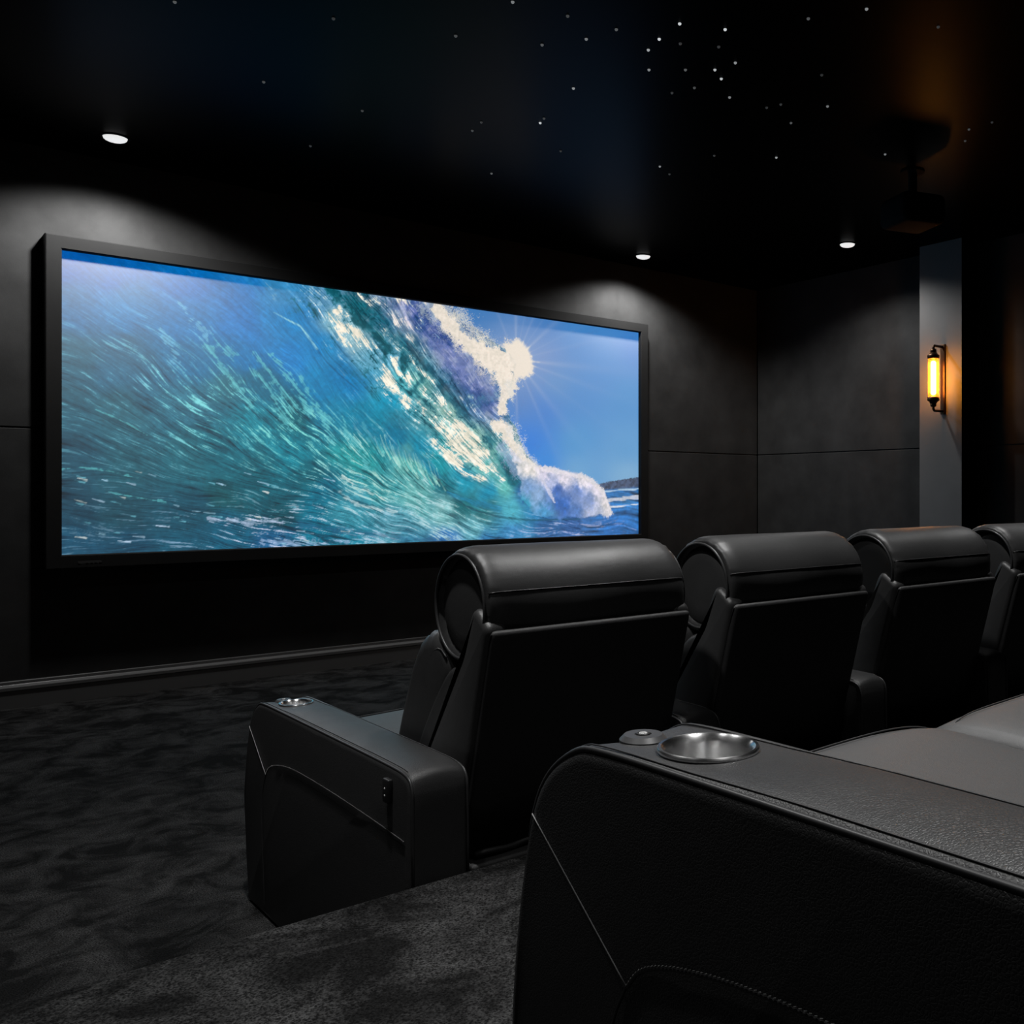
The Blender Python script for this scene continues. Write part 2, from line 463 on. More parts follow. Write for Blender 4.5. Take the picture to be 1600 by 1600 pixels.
WATER = """100,400,0453a5;200,415,0a5cae;300,430,0c66b6;110,470,2468a0;200,480,1a72b0;300,500,1472b4;110,560,28607c;200,570,2a6488;300,560,1c6a9c;110,640,22566e;200,650,265c72;
300,640,2c6c88;110,720,1e4c64;200,730,22586c;300,720,1f6074;110,800,183f56;200,800,1c485c;300,800,164a62;110,855,1a4a68;200,850,174764;300,850,16506c;380,450,2272bc;450,455,3a84bc;
380,500,0a70bc;450,500,0a7cc0;380,560,0a70b0;450,560,0478c2;400,600,146488;500,600,007ab4;350,610,2a6c84;400,660,188098;460,650,0a6478;450,700,137a92;350,700,17687e;400,740,125e72;
480,750,0e5c70;350,780,14505e;430,800,0e4c5e;500,780,0a6a88;350,840,145a7a;430,850,1a5a8c;500,830,0c7090;500,470,5a90bc;470,480,2a80c0;530,500,7aa8c0;520,540,1a80bc;500,540,0a78bc;560,520,90b4c4;
540,590,0876b4;600,560,6aa8c8;560,640,00789e;590,660,00789a;600,620,1090b8;620,600,50a8b8;650,600,70a8a8;620,680,06749c;580,700,1c8c9c;560,720,2a98a0;640,720,64acac;600,770,3f98a4;560,800,3c8ca4;
650,770,6cb0b4;700,800,80b8c0;620,820,60a0b8;660,700,0a80a4;680,720,1490a4;700,690,40a8b0;700,650,98bcb4;740,690,a0c4b8;760,720,6cb8b8;690,755,0a6074;725,785,146470;755,797,2a6c78;760,770,1a8cb4;
720,745,1c90b0;570,480,0c5060;600,500,2c6480;640,480,6070a4;600,470,8a98b8;660,500,4a62a0;700,550,5060a4;680,520,384c94;720,580,7880b0;740,600,4a68a0;660,560,70a0b0;640,540,1a6a78;
700,600,5484a0;740,640,386c98;700,625,1e7080;775,640,3c70a0;770,680,1c6c7c;760,705,80b4b0;800,740,1a6c84;780,760,60b0b0;820,765,1c50a0;840,790,1f78b0;800,795,50a8c0;640,850,3a80a4;560,850,1a7c9c;700,850,3068a8;760,840,2f78b8;
740,820,70b0c0;800,830,3c80b8;860,825,33609c;900,825,3a62a4;960,810,2c64ac;990,830,2a60a8;990,790,2c6cb0"""
pts, cols = [], []
for e in WATER.replace('\n', '').split(';'):
    a, b, h = e.split(','); pts.append(pic(float(a), float(b))); cols.append(lin(h))
img = idw(pts, cols, 4.0, .05, wx, wz)

# how strongly each part of the water is streaked / sparkled / frothy
AM = [(100, 420, .10, 0, 0), (200, 450, .12, .02, 0), (300, 470, .12, .05, 0), (100, 540, .15, .15, 0), (200, 550, .2, .4, 0), (270, 530, .15, .2, 0), (150, 600, .25, .55, 0), (250, 600, .3, .7, 0), (330, 540, .1, .1, 0),
      (120, 680, .25, .12, 0), (220, 680, .35, .3, 0), (310, 650, .35, .9, 0), (120, 760, .22, .1, 0), (220, 770, .25, .1, 0), (300, 760, .3, .15, 0), (120, 840, .22, .15, 0), (220, 840, .25, .25, 0), (300, 840, .3, .4, 0),
      (380, 440, .1, 0, .1), (440, 450, .12, 0, .3), (400, 520, .12, 0, 0), (470, 530, .12, 0, 0), (370, 590, .15, .5, 0), (420, 600, .15, .1, 0), (500, 600, .1, .05, 0), (380, 640, .4, 1.1, 0), (440, 650, .4, .9, 0), (470, 680, .4, 1.2, 0),
      (400, 710, .35, .4, 0), (450, 740, .35, .4, 0), (350, 760, .3, .1, 0), (400, 780, .3, .2, 0), (470, 790, .35, .5, 0), (400, 825, .4, .9, 0), (450, 850, .5, 1.0, 0), (520, 770, .4, .9, 0), (520, 720, .4, 1.1, 0), (560, 700, .4, 1.2, 0),
      (560, 640, .15, .1, 0), (600, 680, .2, .3, 0), (640, 690, .15, .1, .1), (600, 740, .45, 1.5, 0), (650, 770, .4, 1.7, 0), (700, 800, .35, 1.5, 0), (560, 800, .45, 1.2, 0), (620, 830, .4, 1.1, 0), (720, 840, .4, .6, 0), (690, 755, .3, .1, 0),
      (500, 470, .2, 0, .6), (540, 500, .2, 0, .8), (560, 540, .2, 0, .8), (520, 560, .2, 0, .3), (600, 600, .3, .2, .8), (650, 640, .3, .3, 1), (700, 680, .35, .5, 1), (740, 700, .3, .4, .9), (760, 730, .25, .3, .5), (640, 580, .3, .2, 1),
      (600, 520, .3, .2, 1), (570, 480, .3, .1, 1), (640, 500, .2, 0, .8), (680, 600, .3, .2, 1), (720, 640, .3, .2, 1), (700, 530, .15, 0, .35), (750, 620, .15, 0, .4), (770, 680, .3, .2, .6), (720, 570, .15, 0, .5),
      (800, 760, .2, .2, .2), (740, 770, .1, 0, 0), (800, 790, .12, .1, 0), (780, 830, .4, .4, 0), (860, 830, .3, .4, 0), (960, 810, .25, .1, 0), (960, 835, .3, .3, 0), (560, 600, .15, 0, .3), (600, 640, .15, .05, .3), (620, 660, .15, .05, .4)]
am = idw([pic(a[0], a[1]) for a in AM], [a[2:] for a in AM], 3.5, .04)
sa, hl, fo = am[..., 0], am[..., 1], am[..., 2]
# froth on the lip: pale clumps, dark veins between them
vein = np.abs(noise(.17, 5, 31, .62) + .30 * coarse + .25 * blob)
vein2 = np.abs(noise(.075, 4, 32, .6) + .30 * med)
bias = np.zeros_like(S_)
def lump(pl, w0, w1, amt, seed=1, rag=.45, scale=.05):
    global bias
    d, a = line_dist(pl); w_ = w0 + (w1 - w0) * a
    bias = bias + amt * np.exp(-np.clip(d / w_ + rag * cnoise(scale, seed) * .6, 0, 9) ** 2 * .9)
for i, (pl, w0) in enumerate([([(560, 520), (580, 540), (592, 535)], .036), ([(600, 550), (616, 556), (617, 578)], .038), ([(595, 560), (605, 585), (618, 605)], .032), ([(622, 585), (636, 590), (642, 605)], .032),
                              ([(632, 625), (648, 640)], .032), ([(660, 640), (682, 665), (700, 672)], .035), ([(715, 660), (745, 690), (765, 705)], .04), ([(700, 715), (725, 740), (755, 750)], .03), ([(668, 585), (684, 600)], .024),
                              ([(578, 478), (588, 488)], .024), ([(532, 480), (545, 492)], .036), ([(690, 700), (720, 725)], .024), ([(705, 690), (735, 712), (760, 735)], .036), ([(700, 610), (720, 622)], .03),
                              ([(640, 560), (655, 575), (670, 590)], .02), ([(540, 510), (560, 520)], .035), ([(620, 500), (650, 512)], .03), ([(640, 525), (650, 540)], .025), ([(560, 465), (600, 475)], .04), ([(770, 730), (790, 750)], .03)]):
    lump(pl, w0, w0 * .8, 1.7, 60 + i)
for i, (pl, w0, am_) in enumerate([([(514, 452), (540, 480), (568, 510), (592, 525), (604, 548), (625, 555), (632, 575)], .036, 3.2), ([(632, 560), (660, 590), (645, 610), (668, 630), (690, 650)], .024, 2.2),
        ([(592, 525), (606, 540), (600, 560), (617, 585), (640, 612), (655, 640)], .02, 2.2), ([(650, 545), (690, 600), (720, 650), (760, 690), (790, 730), (800, 755)], .034, 1.8),
        ([(560, 468), (600, 500), (640, 540), (670, 580)], .026, 1.8), ([(700, 600), (725, 640), (735, 665)], .025, 1.5), ([(640, 640), (670, 660), (700, 700)], .02, 1.2), ([(580, 500), (600, 470), (615, 480)], .015, 1.3)]):
    lump(pl, w0, w0 * .9, -am_, 80 + i)
fn = .50 * blob + .35 * med + .42 * fine + .25 * coarse + .25
fn += .34 * noise(.034, 3, 33, .6)
fn -= 1.5 * sst(.26, .02, vein) + .8 * sst(.2, .02, vein2)
fn += .42 * np.exp(-np.clip(line_dist([(620, 590), (690, 650), (770, 720)])[0], 0, 2) ** 2 / .05)
fv = fn * np.clip(fo * 1.25, 0, 1) + bias * (.9 + .25 * fine) + bias * 0
img = mixc(img, lin('0e6c82'), np.clip(sst(-.3, -1.2, fv) * .75, 0, 1))
img = mixc(img, lin('064c5c'), np.clip(sst(-1.0, -2.4, fv) * .9, 0, 1))
img = mixc(img, lin('9cc0cc'), np.clip(sst(.35, 1.1, fv) * .65, 0, 1))
img = mixc(img, lin('ece2d0'), np.clip(sst(.95, 1.7, fv) * .95, 0, 1))
# mauve mist on the upper lip
cl = noise(.14, 5, 55, .62)
mist = np.exp(-line_dist([(640, 478), (690, 530), (735, 590), (765, 630)])[0] ** 2 / .028) * sst(-1.3, .3, cl * .6 + .5 - .35 * fv)
mcol = mixc(mixc(np.ones_like(img) * lin('34488c'), lin('6870b0'), sst(-.8, .4, cl)), lin('a8a8cc'), sst(.3, 1.6, cl + .3 * fine))
img = mixc(img, mcol, np.clip(mist * .85, 0, 1))
# streaks
st = .55 * fine + .45 * med
img *= np.clip(1 + sa[..., None] * (1.05 * st + .18 * coarse)[..., None] * np.array([1.25, 1.0, .9]), .25, 3)
hc = idw([pic(*p) for p in [(150, 600), (300, 640), (450, 680), (600, 740), (700, 800), (250, 830), (430, 840), (600, 835), (900, 830)]],
         [lin(h) for h in ['7cc4dc', '80d8e0', '84dcd8', 'b4dcd4', 'b4d4dc', 'a8bce0', 'ccd0ec', 'a8c4dc', 'c0c8e8']], 3, .1)
patch = sst(-.9, 1.0, .7 * blob + .6 * coarse)
h = sst(1.25, 2.3, st * 1.1 + .55 * patch + .55 * np.clip(hl, 0, 1.4)) * np.clip(hl * 1.3, 0, 1)
img = mixc(img, hc, np.clip(h * .95, 0, 1))

# long named strokes: the dark crevice of the lip, the bright rim inside the barrel, water fingers
def stroke(pl, w0, w1, col, k=1., rag=.35, seed=1, scale=.05, soft=1.):
    global img
    d, a = line_dist(pl); w_ = w0 + (w1 - w0) * a
    if d.min() > 1: return
    js, is_ = np.nonzero(d < w_.max() * 4 + .02)
    if len(js) == 0: return
    sl = (slice(js.min(), js.max() + 1), slice(is_.min(), is_.max() + 1))
    m_ = sst(1.55, .25, d[sl] / w_[sl] + rag * (.55 * cnoise(scale, seed)[sl] - soft * .45 * st[sl])) * k * np.clip(.78 + .28 * fine[sl], .2, 1.1)
    img[sl] = mixc(img[sl], lin(col), np.clip(m_, 0, 1)); return
    img = mixc(img, lin(col), np.clip(m_, 0, 1))
stroke([(428, 488), (450, 500), (470, 510), (480, 524), (495, 545)], .004, .009, '9cd4e0', .75, .2, 47)
stroke([(495, 545), (510, 565), (530, 585), (560, 610)], .006, .004, '0a4878', .7, .3, 48)
stroke([(380, 430), (400, 452), (440, 500)], .012, .02, '2e84c4', .5, .4, 49)
# fingers of water thrown up along the face
fing = [[(316, 540), (330, 545), (345, 575), (370, 600), (395, 640)], [(333, 522), (345, 540), (365, 553)], [(388, 566), (400, 585), (420, 605), (432, 630), (450, 665)], [(395, 550), (420, 580), (440, 610), (470, 650)],
        [(470, 590), (480, 610), (495, 640), (520, 665)], [(490, 620), (505, 650), (515, 680)], [(250, 512), (262, 530), (275, 560)], [(280, 470), (300, 500), (320, 520)], [(425, 555), (440, 575), (460, 600), (480, 640)],
        [(535, 650), (545, 680), (560, 700), (575, 730)], [(565, 655), (570, 680), (590, 700)], [(150, 640), (185, 655), (230, 680)], [(300, 660), (340, 675), (385, 695)], [(390, 700), (430, 720), (478, 740)], [(310, 645), (350, 660), (400, 690)],
        [(95, 733), (130, 730), (180, 738), (215, 747)], [(170, 768), (200, 775), (260, 785)]]
for i, pl in enumerate(fing):
    big_ = i < 11
    stroke(pl, .007 if big_ else .003, .021 if big_ else .004, '68c0cc' if i not in (6, 7) else '6ab0d4', .62 if big_ else .5, 1.25, 90 + i, .03, 1.6)
# spikes of spray along the top of the trough wall
for i in range(46):
    t = i / 45; rr = random.Random(i)
    x0 = 590 + 100 * t + rr.uniform(-3, 3); y0 = 690 + 60 * t + rr.uniform(-6, 10)
    L = rr.uniform(8, 24)
    stroke([(x0 - L * .25, y0 - L * .9), (x0, y0), (x0 + L * .4, y0 + L * .7)], .002, .007, 'a4d8d0' if i % 3 else '48b4b8', .75, .4, 140 + i, .02)
# whitish sheets in the foreground
stroke([(470, 820), (560, 832), (640, 842), (700, 846)], .018, .02, '24507c', .55, .8, 201, .04)
stroke([(330, 812), (400, 818), (440, 812), (430, 822)], .012, .012, 'b8c4e4', .6, 1.5, 202, .03, 1.6)
stroke([(410, 845), (470, 850), (540, 848)], .012, .014, 'a8bce4', .55, 1.5, 203, .03, 1.6)
stroke([(530, 770), (560, 790), (620, 800)], .010, .008, 'd0dce0', .5, 1.4, 204, .03, 1.6)
stroke([(535, 745), (570, 765), (600, 780)], .008, .006, 'd8e4e0', .55, 1.3, 205, .03, 1.6)
for i in range(60):
    rr = random.Random(500 + i); x0 = rr.uniform(110, 560); y0 = rr.uniform(735, 850)
    L = rr.uniform(5, 20); sl = .28 if y0 < 790 else .10
    stroke([(x0, y0), (x0 + L, y0 + L * sl)], .002, .006, rr.choice(['bcd0ec', 'a4c8e4', 'e0e0e0', '70b4cc']), rr.uniform(.35, .9), .4, 600 + i, .02)
# dark underline of the tube
stroke([(684, 745), (694, 762), (712, 780), (740, 796), (780, 808), (830, 813), (900, 811), (955, 806)], .013, .007, '164c60', .8, .35, 206, .05)
stroke([(690, 752), (704, 770), (728, 788), (760, 800)], .008, .006, '38909c', .5, .6, 207, .02)
# darker opening of the barrel
stroke([(560, 665), (590, 690), (630, 705), (665, 722), (685, 745)], .05, .022, '0670a0', .55, .35, 208, .12)
stroke([(700, 770), (740, 785), (780, 795)], .016, .03, '1c84bc', .5, .3, 209, .06)

# ---- sky
SKYP = """690,470,2f6cb4;760,490,2d70b8;850,500,2c70bc;900,520,3a7cc4;990,540,3c7ac8;850,560,6484c4;770,540,4a7cc0;870,600,5a88c4;850,640,3a78cc;900,620,4a84c8;980,620,4888c8;830,690,3078d8;850,720,3a84d8;
900,690,5090cc;980,700,5c94cc;900,735,70a0d0;980,745,80a8d0;950,560,4482c8;820,620,4a78c0"""
pts, cols = [], []
for e in SKYP.replace('\n', '').split(';'):
    a, b, h_ = e.split(','); pts.append(pic(float(a), float(b))); cols.append(lin(h_))
sky = idw(pts, cols, 3, .12)
sx_, sz_ = pic(806, 562)
dx, dz = S_ - sx_, T_ - sz_; rr_ = np.hypot(dx, dz); th = np.arctan2(dz, dx)
rays = np.zeros_like(S_)
for a_, w_, g_ in [(0, .05, .9), (.30, .03, .35), (.75, .05, .7), (1.15, .03, .5), (1.57, .05, .75), (2.0, .04, .4), (2.6, .05, .5), (-.22, .035, .6), (-.5, .03, .35), (-.80, .06, .6), (-1.10, .04, .55), (-1.55, .03, 1.0), (-2.2, .05, .4), (.5, .02, .3), (.95, .02, .3), (1.35, .02, .3)]:
    dth = np.abs((th - a_ + PI) % (2 * PI) - PI)
    rays = np.maximum(rays, g_ * np.exp(-(dth / w_) ** 2))
glow_ = np.exp(-rr_ / .23) * .62 + rays * np.exp(-rr_ / .26) * .45 + rays * np.exp(-rr_ / .7) * .12
sky = mixc(sky, lin('b8bcd4'), np.clip(glow_, 0, .85))
core = sst(.180, .125, rr_ * (1 + .05 * noise(.10, 2, 299)) * (1 - .16 * rays) + .004 * noise(.03, 3, 300))
sky = mixc(sky, lin('ecdfd2'), core)
# land and sea on the right
land = inside([(925, 759), (935, 757), (950, 753), (975, 749), (1003, 745), (1003, 762), (960, 766), (940, 766)])
sky = mixc(sky, lin('465070') * (1 + .25 * noise(.02, 3, 301))[..., None], sst(-.004, .003, land + .0025 * noise(.012, 3, 302)))
bed = [(690, 461), (703, 478), (722, 500), (742, 512), (765, 528), (790, 548), (806, 565), (804, 590), (796, 612), (793, 640), (799, 655), (808, 675), (818, 700), (832, 722), (846, 731), (862, 729), (880, 737), (908, 741), (925, 752), (942, 765), (948, 768), (1010, 761), (1010, 440), (690, 440)]
skm = inside(bed, noise(.05, 3, 303) * .006, noise(.05, 3, 304) * .006)
sea = inside([(930, 768), (1010, 761), (1010, 850), (700, 870), (760, 812), (955, 807), (948, 785)])
seacol = idw([pic(*p) for p in [(980, 770), (980, 785), (980, 800), (960, 820), (900, 826), (840, 835), (990, 835)]], [lin(h_) for h_ in ['2c68ac', '3a78b4', '2a66b0', '2c64ac', '38609c', '2a68b0', '2860a4']], 3, .05)
seacol = seacol * (1 + .28 * lic(noise(.018, 2, 305), .10)[..., None])
for pl, w_, c_, k_ in [([(945, 768), (1003, 763)], .008, 'b0c8e4', .9), ([(945, 783), (975, 779), (1003, 777)], .017, 'c8c8d8', .85), ([(950, 792), (1003, 787)], .009, 'd8dce8', .9)]:
    d, a = line_dist(pl); seacol = mixc(seacol, lin(c_), np.clip(sst(1.2, .4, d / w_ + .35 * med) * k_, 0, 1))
img = mixc(img, sky, sst(-.006, .006, skm))
img = mixc(img, seacol, sst(-.02, .01, sea) * sst(.0, .03, S_ - pic(905, 800)[0]))
rip = sst(.7, 1.6, .6 * fine + .6 * med) * sst(-.01, .02, inside([(820, 818), (960, 812), (1000, 815), (1000, 845), (780, 850)]))
img = mixc(img, lin('b4b4dc'), rip * .5)

# ---- spray and white water
grain2 = np.clip(.6 * grain + .4 * rs.rand(NZ // 2 + 1, NX // 2 + 1).repeat(2, 0).repeat(2, 1)[:NZ, :NX], 0, 1)
fog = noise(.09, 5, 310, .62); fog2 = noise(.04, 4, 311, .6)
def spray(pl, w0, w1, col, k, gr=.8, seed=0, soft=1.):
    global img
    d, a = line_dist(pl); w_ = w0 + (w1 - w0) * a
    w_ = w_ * np.clip(1 + .22 * fog + .12 * fog2, .4, 2); dens = np.exp(-(d / w_) ** 2 * .8) + .05 * np.exp(-(d / (w_ * 2.2)) ** 2)
    m_ = sst(-.05, .22, dens * 1.25 - .10 - gr * .95 * grain2)
    img = mixc(img, lin(col), np.clip(m_ * k, 0, 1))
spray([(675, 475), (700, 500), (730, 530), (765, 560), (790, 585)], .10, .10, 'b8bcc8', .55, 1.0)
spray([(682, 483), (705, 510), (730, 535), (760, 560), (785, 575)], .040, .085, 'ecdfd2', .96, .7)
spray([(752, 548), (780, 566), (804, 564)], .075, .10, 'ecdfd2', .95, .55)
spray([(715, 490), (745, 520), (775, 545)], .085, .06, 'e4dcd0', .55, 1.7)
spray([(775, 560), (788, 580), (793, 605), (788, 625), (782, 645)], .085, .032, 'ecdfd2', .96, .7)
spray([(795, 600), (800, 625)], .035, .02, 'dcd8d4', .6, 1.5)
spray([(776, 664), (790, 672), (800, 690), (815, 715), (835, 735)], .045, .050, 'ecdfd2', .96, .8)
spray([(800, 672), (815, 700), (835, 722)], .06, .045, 'dcdce0', .6, 1.7)
spray([(785, 700), (800, 725), (820, 745)], .05, .06, '9ca4d0', .5, 1.2)
spray([(690, 545), (720, 570), (750, 590), (770, 620)], .10, .07, '7c84b8', .45, 1.3)
# white wash
wash = inside([(800, 700), (818, 716), (846, 730), (862, 729), (880, 738), (908, 742), (925, 751), (942, 763), (948, 785), (957, 803), (930, 808), (880, 811), (845, 812), (815, 790), (812, 760)], fog2 * .012, fog * .012)
wc = idw([pic(*p) for p in [(830, 735), (850, 740), (880, 747), (910, 750), (900, 765), (870, 765), (935, 765), (945, 790), (920, 780), (930, 800), (880, 790), (860, 775), (900, 800), (850, 800), (860, 755), (828, 760), (840, 775), (870, 785), (820, 785)]],
         [lin(h_) for h_ in ['e8e0dc', 'd0c8dc', 'dcd4e0', 'e0d8e0', '6c84c4', '3a62b4', 'd8d0dc', 'e0d8dc', '8494c8', 'b0b4d0', '3a68bc', '6c8cc8', '5a7cc0', '5094c8', 'b8bce0', '7898cc', '90acd8', '3462b4', '3890b4']], 3.4, .03, fog * .012, fog2 * .012)
wc = wc * (1 + .10 * fog2 + .08 * (grain - .5))[..., None]
img = mixc(img, wc, sst(-.012, .018, wash))
spray([(905, 742), (925, 752), (942, 768), (950, 790), (955, 803)], .022, .018, 'e4dce0', .85, 1.1)
spray([(840, 732), (865, 734), (905, 745)], .02, .02, 'e4dce4', .85, .9)
spray([(846, 745), (856, 765), (866, 785)], .022, .012, 'd8d4e8', .7, 1.0)
img *= (1 + .06 * (grain - .5) + .05 * noise(.018, 2, 320) * sst(.01, -.01, skm))[..., None]
lum = img.mean(2, keepdims=True)
img = np.clip(lum + (img - lum) * 1.02, 0, 1)
img = img * (1 + (np.array([.88, 1.03, .95]) - 1) * np.clip(1.25 - 1.5 * lum, 0, 1))

#WASH#
img = np.clip(img, 0.0, 1.0)
me = bpy.data.meshes.new('picture')
co = np.empty((NZ, NX, 3), np.float32); co[..., 0] = S_ - SW / 2; co[..., 1] = SY - YW; co[..., 2] = T_
idx = np.arange(NX * NZ).reshape(NZ, NX)
q = np.stack([idx[:-1, :-1], idx[:-1, 1:], idx[1:, 1:], idx[1:, :-1]], -1).reshape(-1, 4)
me.vertices.add(NX * NZ); me.vertices.foreach_set('co', co.ravel())
me.loops.add(q.size); me.loops.foreach_set('vertex_index', q.ravel().astype(np.int32))
me.polygons.add(len(q)); me.polygons.foreach_set('loop_start', np.arange(0, q.size, 4, dtype=np.int32))
me.polygons.foreach_set('loop_total', np.full(len(q), 4, np.int32))
me.update(); me.validate()
ca = me.color_attributes.new('picture', 'FLOAT_COLOR', 'POINT')
rgba = np.ones((NZ * NX, 4), np.float32); rgba[:, :3] = img.reshape(-1, 3)
ca.data.foreach_set('color', rgba.ravel())
m = mat('screen_fabric', (.16, .16, .16), .9, spec=0); m.cycles.emission_sampling = 'NONE'
at_ = nd(m, 'ShaderNodeAttribute'); at_.attribute_name = 'picture'
lk(m, at_.outputs['Color'], bsdf(m).inputs['Emission Color']); bsdf(m).inputs['Emission Strength'].default_value = 1.0
me.materials.append(m)
po_ = bpy.data.objects.new('picture', me); C.objects.link(po_); po_.parent = scr
po_['label'] = 'projected image of a curling turquoise wave, spray and sun'


# ------------------------------------------------------------------ recliners
ARMW = .14
def arm_profile():
    return [(-1.155, .0), (-1.155, .56), (-1.150, .603), (-1.128, .622), (-1.05, .627), (-.6, .627), (-.28, .627), (-.135, .626), (-.105, .619),
            (-.062, .592), (-.034, .553), (-.018, .49), (-.006, .40), (0, .28), (-.002, .06), (-.012, .0)]
def smooth_open(pts, n=2): return chaikin(pts, n, closed=False)
def make_arm(parent, x, detail, outer=-1, name='armrest', switch=False, stitch=True):
    if not stitch: switch = None
    top = smooth_open([Vector(p) for p in arm_profile()], 2)
    bm = bmesh.new()
    def warp(v):
        # sides bulge a little, the top dishes around the controls
        w = v.x / (ARMW / 2)
        k = max(0, 1 - abs(v.z - .33) / .33)
        v.x += math.copysign(.012 * k * abs(w), w) if (abs(w) > .5 and w * outer > 0 and switch is not None) else 0
        if v.z > .60:
            cr = (1 - w * w)
            v.z += .010 * cr * min(1, max(0, (-.26 - v.y) / .12))
            d = math.exp(-((v.y + .135) / .05) ** 2) * math.exp(-(w / .62) ** 2)
            v.z -= .007 * d
        return v
    # extra profile points along the top so dishes have geometry
    prof = []
    for a, b in zip(top, top[1:] + [top[0]]):
        prof.append(a); L = (b - a).length
        if L > .03 and a.y > .6 and b.y > .6:
            k = int(L / .02)
            prof += [a.lerp(b, i / k) for i in range(1, k)]
        elif L > .1:
            k = int(L / .08)
            prof += [a.lerp(b, i / k) for i in range(1, k)]
    loft_x(bm, prof, -ARMW / 2 + (0 if stitch else .001), ARMW / 2 - (0 if stitch else .001), .015, 4, 8, warp)
    arm = obj(name, bm, M['leather'], parent, loc=(x, 0, 0))
    # hole for the cup
    cb = bmesh.new(); lathe(cb, [(0, .50), (.0455, .50), (.0455, .70), (0, .70)], 40)
    cut = obj('cutter', cb, M['dark'], parent, loc=(x, -.225, 0))
    md = arm.modifiers.new('b', 'BOOLEAN'); md.object = cut; md.solver = 'EXACT'; md.operation = 'DIFFERENCE'
    bpy.context.view_layer.update()
    dg = bpy.context.evaluated_depsgraph_get()
    me = bpy.data.meshes.new_from_object(arm.evaluated_get(dg)); arm.modifiers.clear()
    
    arm.data = me; cm = cut.data; bpy.data.objects.remove(cut); bpy.data.meshes.remove(cm)
    sharp(arm, 50)
    # cup holder liner
    bm = bmesh.new()
    z = .628
    lathe(bm, [(.0445, z - .004), (.0478, z + .0005), (.0478, z + .002), (.0468, z + .0035), (.0440, z + .0035), (.0412, z + .001), (.0398, z - .004),
               (.0390, z - .010), (.0388, z - .080), (.037, z - .084), (0, z - .085)], 64)
    cu = obj('cup_holder', bm, M['steel'], arm, loc=(0, -.225, 0)); cu['label'] = 'brushed steel cup holder'; sharp(cu, 40)
    # round recline control
    bm = bmesh.new(); z = .6175
    lathe(bm, [(.0235, z - .004), (.0235, z + .004), (.0190, z + .0085), (.0085, z + .0085), (.0080, z + .0070), (0, z + .0070)], 48)
    kn = obj('control_dial', bm, M['knob'], arm, loc=(-.005, -.133, 0)); sharp(kn, 25); kn['label'] = 'round dark grey control dial'
    # rim button and glyph live on the dial: sub-part level ends here, so they are joined into one button
    bm = bmesh.new()
    lathe(bm, [(.0070, z + .0072), (.0070, z + .0092), (.0056, z + .0098), (.0050, z + .0090), (0, z + .0090)], 28, c=(-.005, -.133, 0))
    bu = obj('control_button', bm, M['dark'], arm)
    bm = bmesh.new()
    for s in (-1, 1):
        tube(bm, [(-.005 + s * .0013 + .0011 * math.cos(t), -.133 + .0016 * math.sin(t), z + .0092) for t in [2 * PI * i / 10 for i in range(10)]], .00035, 5, True)
    tube(bm, [(-.005 + .0037 * math.cos(t), -.133 + .0037 * math.sin(t), z + .0092) for t in [2 * PI * i / 24 for i in range(24)]], .0005, 5, True)
    gl = obj('control_symbol', bm, M['white_dot'], arm); gl['label'] = 'small white symbol on the dial'
    # piping along both top edges
    for s in (-1, 1):
        bm = bmesh.new()
        path = [p for p in top if p.y > .30 and not (p.x > -.03 and p.y < .50)]
        pts = []
        for p in path:
            nrm = .0
            pts.append((s * (ARMW / 2 - .0045), p.x, p.y + .0002 - .0035))
        tube(bm, pts, .0034, 8)
        obj('piping', bm, M['piping'], arm)
        bm = bmesh.new()
        pts2 = [(s * (ARMW / 2 - .0105), a, b + .0034 + .0030 * min(1, max(0, (-.26 - a) / .12))) for _, a, b in pts if b > .6 and a > -1.12]
        tube(bm, pts2, .0009, 6)
        obj('welt', bm, M['piping'], arm)
    if stitch:
        s = outer
        curve = smooth_open([Vector(p) for p in [(-.203, .428), (-.222, .452), (-.273, .470), (-.352, .484), (-.46, .492), (-.70, .492), (-.95, .486), (-1.13, .478)]], 2)
        def xs(z): return s * (ARMW / 2 + .0115 * max(0, 1 - abs(z - .33) / .33) + .0003)
        diag = [(xs(.540 - .112 * t), -.040 - .163 * t, .540 - .112 * t) for t in [i / 12 for i in range(13)]]
        bm = bmesh.new(); tube(bm, diag, .0007, 6)
        o = obj('stitching', bm, M['thread'], arm); o['label'] = 'straight light grey diagonal stitch line'
        # curved seam, as a soft dark welt with short stitches above
        bm = bmesh.new(); tube(bm, [(xs(p.y) - s * .0012, p.x, p.y - .003) for p in curve], .0014, 6)
        obj('seam_welt', bm, M['piping'], arm); bm = bmesh.new()
        low = smooth_open([Vector(p) for p in [(-.203, .428), (-.185, .395), (-.172, .34), (-.168, .25), (-.168, .02)]], 2)
        tube(bm, [(xs(p.y) - s * .0014, p.x, p.y) for p in low], .0014, 6)
        obj('seam_welt', bm, M['piping'], arm)
        bm = bmesh.new(); acc = 0
        for a, b in zip(curve, curve[1:]):
            L = (b - a).length; k = 0
            while acc < L:
                p = a.lerp(b, acc / L); d = (b - a).normalized() * .0013
                tube(bm, [(xs(p.y - d.y), p.x - d.x, p.y - d.y - .0004), (xs(p.y + d.y), p.x + d.x, p.y + d.y + .0004)], .00055, 5)
                acc += .0052
            acc -= L
        o = obj('stitching', bm, M['thread'], arm); o['label'] = 'curved row of short grey stitches'
